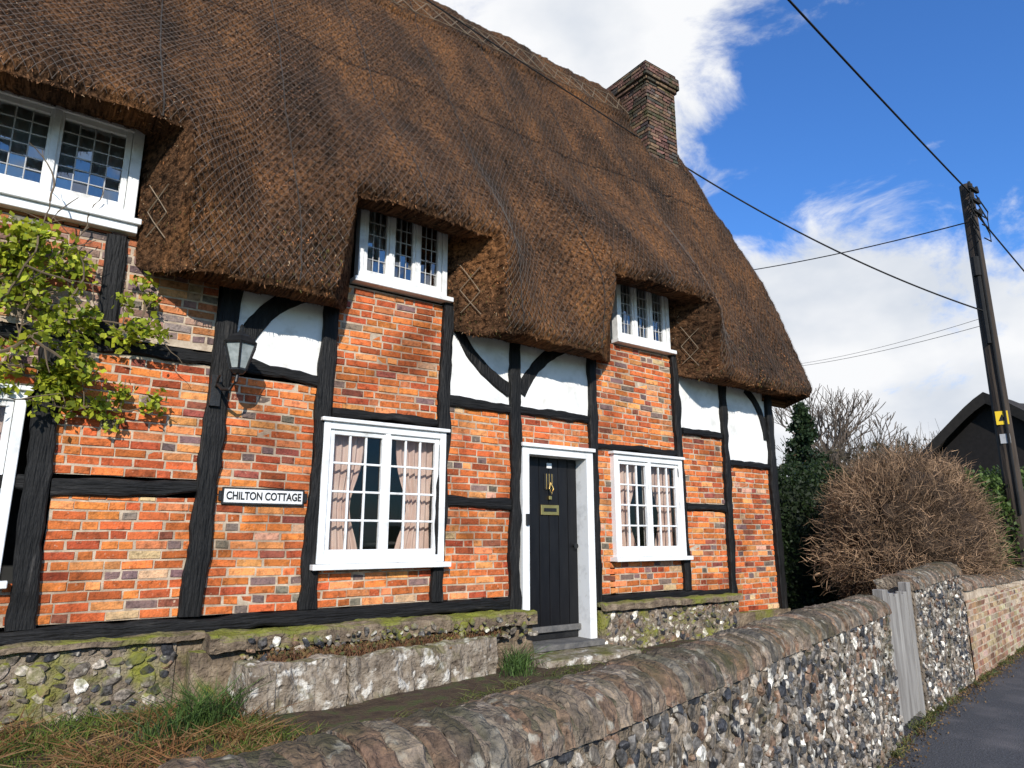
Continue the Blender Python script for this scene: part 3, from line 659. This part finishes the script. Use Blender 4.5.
# ---------- lantern
la=empty('wall_lantern'); lb=MB(); LX,LY,LZ=1.33,5.64,2.91; K=1.35
def ring(z,r,n=6,rot=.3): return [(LX+K*r*math.cos(2*math.pi*k/n+rot),LY+K*r*math.sin(2*math.pi*k/n+rot),LZ+K*z) for k in range(n)]
def loft(mb,rs,m=0,n=6):
    V=[];F=[]
    for z,r in rs: V+=ring(z,r,n)
    for i in range(len(rs)-1):
        for k in range(n): F.append((i*n+k,i*n+(k+1)%n,(i+1)*n+(k+1)%n,(i+1)*n+k))
    F.append(tuple(range(n))[::-1]); F.append(tuple(range(len(V)-n,len(V)))); mb.add(V,F,m)
loft(lb,[(-.02,.03),(0,.05),(.012,.05)]); loft(lb,[(.155,.1),(.166,.107),(.21,.055),(.22,.05),(.23,.03),(.25,.012),(.27,.016),(.29,.003)])
loft(lb,[(.013,.045),(.154,.09)],1)
for k in range(6):
    t=2*math.pi*k/6+.3; tube(lb,[(LX+K*.05*math.cos(t),LY+K*.05*math.sin(t),LZ+K*.01),(LX+K*.099*math.cos(t),LY+K*.099*math.sin(t),LZ+K*.16)],.009,4)
tube(lb,[(LX,LY,LZ-.01),(LX-.01,LY+.0,LZ-.09),(LX-.04,LY+.05,LZ-.15),(LX-.08,LY+.12,LZ-.14),(LX-.1,LY+.2,LZ-.09),(LX-.1,LY+.28,LZ-.1)],[.014,.014,.016,.016,.014,.014],8)
tube(lb,[(LX-.1,LY+.25,LZ-.08),(LX-.1,LY+.18,LZ-.02),(LX-.09,LY+.12,LZ-.03),(LX-.09,LY+.13,LZ-.08)],.01,6)
lb.box(LX-.14,LX-.06,5.895,5.925,LZ-.26,LZ+.0)
lb.build('lantern_body',[M_iron,M_frost],parent=la)
# ---------- sign
sg=empty('house_name_sign'); s_=MB()
s_.box(1.38,2.03,5.945,5.968,1.875,1.985,0); s_.box(1.365,2.045,5.95,5.972,1.86,2.0,1)
s_.box(1.34,1.365,5.952,5.972,1.89,1.97,1); s_.box(2.045,2.07,5.952,5.972,1.89,1.97,1)
s_.build('sign_plate',[M_white,M_iron],parent=sg,bevel=.003)
fc=bpy.data.curves.new('sign_text','FONT'); fc.body='CHILTON COTTAGE'; fc.size=.09; fc.align_x='CENTER'; fc.align_y='CENTER'; fc.extrude=.002; fc.offset=.0018
fo=bpy.data.objects.new('sign_text',fc); sc.collection.objects.link(fo); fo.parent=sg; fo.location=(1.705,5.941,1.93); fo.rotation_euler=(math.pi/2,0,0); fo.scale=(.74,1,1); fc.materials.append(M_iron)

# ---------- climbing plant
cl=empty('climbing_plant'); br=MB(); lf=MB(); tips=[]
def vine(p,d,L_,r,depth):
    pts=[Vector(p)]; d=Vector(d).normalized()
    n=int(L_/.06)
    for i in range(n):
        d=(d+Vector((random.gauss(0,.2),random.gauss(0,.08),random.gauss(0,.16)))).normalized()
        q=pts[-1]+d*.06; q.y=min(5.9,max(5.6,q.y))
        if q.x>.95 or (q.z<2.5 and depth<2): break
        pts.append(q)
        if depth>0 and random.random()<.3: vine(q,(d.x+random.gauss(0,.8),0,d.z+random.gauss(0,.8)),L_*.4,r*.6,depth-1)
    tips.extend([(q,depth) for q in pts[1:]])
    if len(pts)>2: tube(br,pts,[r*(1-.7*i/len(pts)) for i in range(len(pts))],5,c=(.13,.095,.06))
vine((-.55,5.85,2.4),(.1,-.1,1),1.3,.02,2)
vine((-.7,5.85,3.1),(1,-.05,.2),1.5,.016,2); vine((-.6,5.85,3.3),(1,-.05,-.05),1.4,.014,2); vine((-.6,5.85,3.0),(1,-.1,.0),1.3,.013,2); vine((-.6,5.85,3.35),(1,-.05,.1),1.1,.012,1)
vine((.2,5.8,3.2),(1,-.05,.15),.7,.008,1); vine((.1,5.8,3.0),(.4,-.05,-1),.55,.008,1); vine((-.1,5.8,3.4),(.2,-.05,1),.4,.008,1)
br.build('vine_stems',[M_twig],parent=cl)
tp=np.array([t[0][:] for t in tips]); tp=tp[(tp[:,2]>2.45)&(tp[:,2]<3.8)&(tp[:,0]<.9)]
ctr=tp[rng.integers(0,len(tp),130)]; n=3700
P=ctr[rng.integers(0,len(ctr),n)]+rng.normal(0,.042,(n,3)); P[:,1]=np.clip(P[:,1],5.5,5.9)
leaves(lf,P,.06,colmix((.13,.19,.015),(.45,.47,.035),n,.2)); lf.build('vine_leaves',[M_leaf],parent=cl)

# ---------- bushes and hedges
def ell(n,c,r,lo=.8,hi=1.03,zmin=None):
    d=unit(rng.normal(size=(n,3))); k=rng.uniform(lo,hi,(n,1)); q=np.sign(d)*np.abs(d)**.85; q=q/ (np.linalg.norm(q,axis=1,keepdims=True)**.9)
    P=np.array(c)+q*np.array(r)*k
    return P,d
bu=empty('brown_twiggy_hedge'); bb_=MB(); bc=(10.95,4.98,1.5); brr=(1.95,.97,1.42)
n=26000; P,d=ell(n,bc,brr,.62,.95); 
bump=np.array([mn.noise(Vector(p*1.9)) for p in P]).reshape(-1,1); P=np.array(bc)+(P-np.array(bc))*(1+bump*.22)
dd=unit(d+np.array([0,0,.3])+rng.normal(0,.75,(n,3))); ln=rng.uniform(.06,.22,(n,1)); P1=P+dd*ln; P2=P1+unit(dd+rng.normal(0,.6,(n,3)))*ln*.6
C=colmix((.08,.048,.028),(.3,.19,.11),n,.25)*(1+bump*.9); ribbons(bb_,P,P1,.004,C,.003); ribbons(bb_,P1,P2,.003,C,.001)
bb_.build('twigs',[M_twig],parent=bu)
co=MB()
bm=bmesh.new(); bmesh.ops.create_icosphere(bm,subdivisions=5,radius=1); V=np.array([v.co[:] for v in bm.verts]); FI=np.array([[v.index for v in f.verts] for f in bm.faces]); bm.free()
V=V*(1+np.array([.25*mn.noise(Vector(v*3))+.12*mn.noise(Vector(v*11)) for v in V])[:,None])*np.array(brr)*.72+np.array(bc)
co.addn(V,FI,np.repeat(np.array([[.04,.025,.015]]),len(V),0)); co.build('dark_core',[M_twig],parent=bu,smooth=True)  # solid lump, darker than the twigs, closes the gaps between them
def boxhedge(name,x0,x1,y0,y1,z0,z1,n,c0,c1,size=.06):
    h=empty(name); lm=MB(); P=np.stack([rng.uniform(x0,x1,n),rng.uniform(y0,y1,n),rng.uniform(z0,z1,n)],1)
    f=rng.integers(0,4,n); th=rng.uniform(-.12,.12,n)
    P[f==0,0]=x0+th[f==0]; P[f==1,1]=y0+th[f==1]; P[f==2,2]=z1+th[f==2]; P[f==3,0]=x1+th[f==3]
    c=np.array([(x0+x1)/2,(y0+y1)/2,z0]); 
    bump=np.array([mn.noise(Vector(p*1.1)) for p in P]).reshape(-1,1); P=P+unit(P-c)*bump*.35
    leaves(lm,P,size,colmix(c0,c1,n,.2)); lm.build('leaves',[M_leaf],parent=h)
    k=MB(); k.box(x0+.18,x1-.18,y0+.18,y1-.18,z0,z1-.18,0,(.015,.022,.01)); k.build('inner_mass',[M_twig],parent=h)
boxhedge('dark_green_hedge',9.75,14,6.3,8,.3,2.6,24000,(.010,.02,.007),(.03,.05,.013),.07)
boxhedge('green_hedge',14.3,19,5.1,6.6,.2,2.7,18000,(.04,.07,.015),(.1,.15,.03),.08)
# distant tree mass
tm=MB(); n=20000; X_=rng.uniform(36,80,n); Y_=19.5+ (X_-36)*.12+rng.normal(0,2,n); hz=np.array([6.2+1.6*mn.noise(Vector((x*.22,0,0)))+1.2*mn.noise(Vector((x*.8,3,0))) for x in X_])
P0=np.stack([X_,Y_,rng.random(n)**.7*hz],1); leaves(tm,P0,.3,colmix((.06,.055,.03),(.16,.12,.07),n,.25))
P1=P0+np.stack([rng.normal(0,.25,n),rng.normal(0,.25,n),rng.uniform(.3,1.2,n)],1); ribbons(tm,P0,P1,.02,colmix((.08,.06,.04),(.17,.13,.09),n),.008); tm.build('distant_trees',[M_leaf])
# conifer, standing in front of the bare tree
cf=empty('conifer_tree'); c_=MB(); t_=MB(); cx,cy=31.2,18.8; HT=8.3
tube(t_,[(cx,cy,0),(cx,cy,4),(cx,cy,HT-.2)],[.22,.13,.02],7,c=(.08,.05,.03)); 
Ps=[]
for k in range(190):
    z=1.2+(HT-1.5)*(k/190)**.85; r=(HT+.15-z)*.36*random.uniform(.5,1.15); t=random.uniform(0,6.28)
    e=Vector((cx+r*math.cos(t),cy+r*math.sin(t),z-.25*r)); tube(t_,[(cx,cy,z),e],[.035,.01],4,c=(.06,.04,.02))
    m=80; tt=rng.random((m,1))**.7; Ps.append(np.array([[cx,cy,z]])*(1-tt)+np.array([e[:]])*tt+rng.normal(0,.09,(m,3)))
P=np.concatenate(Ps); leaves(c_,P,.19,colmix((.012,.028,.012),(.04,.065,.022),len(P),.2)); c_.build('needles',[M_leaf],parent=cf); t_.build('trunk',[M_twig],parent=cf)
# bare trees
def bare(name,x,y,h,seed,spread=.5,lv=6):
    random.seed(seed); m=MB()
    def rec(p,d,L_,r,k):
        q=[p]; 
        for i in range(3):
            d=(d+Vector((random.gauss(0,.12),random.gauss(0,.12),random.gauss(.04,.06)))).normalized(); q.append(q[-1]+d*L_/3)
        r=max(r,.022)
        tube(m,q,[r,r*.9,r*.8,r*.7],3 if k<3 else 5,c=(.1,.075,.055),cap=False)
        if k==0: return
        for i in range(random.choice([2,3,3]) if k<lv else 4):
            dd=(d+Vector((random.gauss(0,spread),random.gauss(0,spread),random.gauss(.16,.2)))).normalized()
            rec(q[-1] if i<2 else q[2],dd,L_*random.uniform(.68,.84),r*.62,k-1)
    rec(Vector((x,y,0)),Vector((0,0,1)),h*.27,h*.022,lv); m.build(name,[M_twig])
bare('bare_tree',41.5,22,12.8,3,.4); bare('bare_tree',44.5,22.3,10.4,5,.5); bare('bare_tree',48,22.3,9.5,9,.5); bare('bare_tree',52.5,22.5,10,12,.5)

# neighbour thatched house
nh=empty('neighbour_thatched_house'); a=MB(); 
x0,x1,yc,hw,ze,zr=30,40,10.4,4.4,3.1,7.1; nx_=30;ny_=24; V=[];F=[]
for i in range(nx_+1):
    for j in range(ny_+1):
        s=j/ny_*2-1; xx=x0+(x1-x0)*i/nx_
        z=zr-(abs(s)**1.15)*(zr-ze); z+= .06*mn.noise(Vector((xx,s*4,0)))
        V.append((xx,yc+s*hw,z))
for i in range(nx_):
    for j in range(ny_): q=i*(ny_+1)+j; F.append((q,q+ny_+1,q+ny_+2,q+1))
a.add(V,F,0,(.03,.024,.019)); j=list(range(ny_+1)); Vg=[V[k] for k in j]+[(V[k][0]+.05,V[k][1],V[k][2]-.45) for k in j]
a.add(Vg,[(k,k+1,k+ny_+2,k+ny_+1) for k in range(ny_)],0,(.02,.017,.014))
a.box(x0+.5,x1-.3,yc-3.9,yc+3.9,0,3.3,0,(.1,.06,.045)); a.add([(x0+.5,yc-3.9,3.3),(x0+.5,yc+3.9,3.3),(x0+.5,yc,6.7)],[(0,1,2)],0,(.012,.01,.009))
a.build('house_body',[M_twig],parent=nh)

# ---------- utility pole and cables
random.seed(21)
up=empty('utility_pole'); q=MB(); px,py=15.25,5.03; 
tube(q,[(px,py,0),(px+.0,py,4.4),(px+.02,py,8.75)],[.165,.145,.12],12)
tube(q,[(px-.15,py-.03,7.0),(px-.15,py-.03,5.3)],.045,8,1); tube(q,[(px-.16,py-.02,7.1),(px-.17,py-.02,6.7)],.07,8,1)
for z in (8.6,8.35,8.1): q.box(px-.2,px+.2,py-.16,py-.1,z-.03,z+.03,1); tube(q,[(px-.18,py-.13,z),(px-.18,py-.13,z+.12)],[.04,.025],8,1); tube(q,[(px+.18,py-.13,z),(px+.18,py-.13,z+.12)],[.04,.025],8,1)
for k in range(8): 
    s_=[-1,1,-1,1,-1,-1,1,-1][k]; tube(q,[(px+s_*.12,py-.12,8.6-.08*k),(px+s_*(.36+.08*(k%3)),py-.18,8.3-.1*k),(px+s_*.3,py-.2,8.1-.1*k),(px+s_*.12,py-.15,8.15-.1*k)],.014,5,1)
tube(q,[(px-.13,py-.1,8.0),(px-.15,py-.1,2)],.024,6,1)
q.build('pole',[M_pole,M_cable],parent=up)
pl_=MB(); 
def face(x,y,z,w,h,m):
    s=Vector((.3,-.954,0)); nrm_=Vector((-.954,-.3,0)); c=Vector((px,py,z))+nrm_*.16
    V=[c+s*a_+Vector((0,0,b2)) for a_,b2 in ((-w,-h),(w,-h),(w,h),(-w,h))]; V+=[v-nrm_*.02 for v in V]
    pl_.add(V,[(0,1,2,3),(7,6,5,4),(0,4,5,1),(1,5,6,2),(2,6,7,3),(3,7,4,0)],m)
face(0,0,3.82,.1,.13,0); face(0,0,3.42,.08,.09,1)
s=Vector((.3,-.954,0)); nrm_=Vector((-.954,-.3,0)); c=Vector((px,py,3.82))+nrm_*.163
pl_.add([c+s*a_+Vector((0,0,b2)) for a_,b2 in ((-.06,-.06),(.06,-.06),(0,.07))],[(0,1,2)],2)
pl_.build('warning_plates',[M_yellow,M_grey,M_cable],parent=up)
cw=MB()
def cable(p0,p1,sag,r,n=24):
    p0=Vector(p0);p1=Vector(p1); tube(cw,[p0.lerp(p1,i/n)-Vector((0,0,sag*4*(i/n)*(1-i/n))) for i in range(n+1)],r,5)
cable((px-.1,py-.1,8.5),(-14,2.3,10.6),.35,.017,60)
cable((px-.14,py-.05,5.95),(9.72,7.8,8.62),.25,.016)
cable((9.72,7.8,8.62),(2.0,7.9,9.85),.03,.012)
cable((px-.1,py,7.9),(17.6,18,11.2),.35,.014)
cable((px+.1,py,8.3),(30,5.2,4.6),.2,.016)
cable((px-.1,py,5.7),(24,18,8.6),.3,.006); cable((px-.1,py,5.85),(24.3,17.5,8.65),.3,.005)
cw.build('overhead_cables',[M_cable],parent=up)

# ---------------------------------------------------------------- light
el=math.radians(27); hx,hy=-.45,-.893
sd_=Vector((hx*math.cos(el),hy*math.cos(el),math.sin(el)))
sun=bpy.data.lights.new('sun','SUN'); sun.energy=5.0; sun.angle=math.radians(.5); sun.color=(1,.95,.87)
so2=bpy.data.objects.new('sun',sun); sc.collection.objects.link(so2); so2.rotation_euler=(-sd_).to_track_quat('-Z','Y').to_euler()
w=bpy.data.worlds.new('World'); sc.world=w; w.use_nodes=True; nt=w.node_tree; N=nt.nodes; L=nt.links
bg=N['Background']; bg.inputs[1].default_value=1
try:
    w.cycles.sampling_method='MANUAL'; w.cycles.sample_map_resolution=512
except Exception: pass
sky=N.new('ShaderNodeTexSky'); sky.sky_type='NISHITA'; sky.sun_disc=False; sky.sun_elevation=el; sky.sun_rotation=math.atan2(hx,hy); sky.air_density=1.2; sky.dust_density=.3; sky.ozone_density=2
tc=N.new('ShaderNodeTexCoord')
def vmath(op,a,bq=None):
    n=N.new('ShaderNodeVectorMath'); n.operation=op; L.new(a,n.inputs[0])
    if bq is not None:
        if isinstance(bq,tuple): n.inputs[1].default_value=bq
        else: L.new(bq,n.inputs[1])
    return n
def math_(op,a,bq):
    n=N.new('ShaderNodeMath'); n.operation=op
    for i,v in enumerate((a,bq)):
        if isinstance(v,(int,float)): n.inputs[i].default_value=v
        else: L.new(v,n.inputs[i])
    return n.outputs[0]
nd_=vmath('NORMALIZE',tc.outputs['Generated'])
mp=N.new('ShaderNodeMapping'); mp.inputs['Scale'].default_value=(1,1,1.8); mp.inputs['Location'].default_value=(1.3,.7,.4); L.new(nd_.outputs[0],mp.inputs[0])
nz=N.new('ShaderNodeTexNoise'); nz.inputs['Scale'].default_value=5.2; nz.inputs['Detail'].default_value=8; nz.inputs['Roughness'].default_value=.62; nz.inputs['Distortion'].default_value=.4; L.new(mp.outputs[0],nz.inputs['Vector'])
dens=math_('ADD',nz.outputs[0],-.03)
def blob(d,deg,wt):
    global dens
    v=Vector(d).normalized(); dt=vmath('DOT_PRODUCT',nd_.outputs[0],tuple(v))
    mr=N.new('ShaderNodeMapRange'); mr.interpolation_type='SMOOTHSTEP'; mr.inputs[1].default_value=math.cos(math.radians(deg)); mr.inputs[2].default_value=1; mr.inputs[3].default_value=0; mr.inputs[4].default_value=wt; L.new(dt.outputs['Value'],mr.inputs[0])
    dens=math_('ADD',dens,mr.outputs[0])
blob((3.3,1,2.3),18,-.24)
blob((3.6,1,1.3),10,-.12)
blob((1.75,1,1.1),9,-.18)
blob((1.3,1,1.9),25,.26)
blob((2.3,1,.5),22,.3)
mr=N.new('ShaderNodeMapRange'); mr.interpolation_type='SMOOTHSTEP'; mr.inputs[1].default_value=.42; mr.inputs[2].default_value=.64; L.new(dens,mr.inputs[0])
n2=N.new('ShaderNodeTexNoise'); n2.inputs['Scale'].default_value=4; n2.inputs['Detail'].default_value=5; L.new(mp.outputs[0],n2.inputs['Vector'])
cr=N.new('ShaderNodeValToRGB'); L.new(n2.outputs[0],cr.inputs[0]); cr.color_ramp.elements[0].position=.35; cr.color_ramp.elements[0].color=(.7,.75,.83,1); cr.color_ramp.elements[1].position=.56; cr.color_ramp.elements[1].color=(.96,.97,.99,1)
sk=vmath('MULTIPLY',sky.outputs[0],(.06,.115,.2))
mx=N.new('ShaderNodeMix'); mx.data_type='RGBA'; L.new(mr.outputs[0],mx.inputs[0]); L.new(sk.outputs[0],mx.inputs[6]); L.new(cr.outputs[0],mx.inputs[7]); L.new(mx.outputs[2],bg.inputs[0])
# ---------------------------------------------------------------- camera
th=math.atan(153/683); hd=math.radians(54.3)
cam=bpy.data.cameras.new('camera'); co_=bpy.data.objects.new('camera',cam); sc.collection.objects.link(co_)
cam.sensor_width=36; cam.lens=24.0; cam.clip_end=2000; co_.location=(0,0,1.6)
fd=Vector((math.cos(hd)*math.cos(th),math.sin(hd)*math.cos(th),math.sin(th))); co_.rotation_euler=fd.to_track_quat('-Z','Y').to_euler()
sc.camera=co_
sc.view_settings.view_transform='Standard'; sc.view_settings.look='None'; sc.view_settings.exposure=0
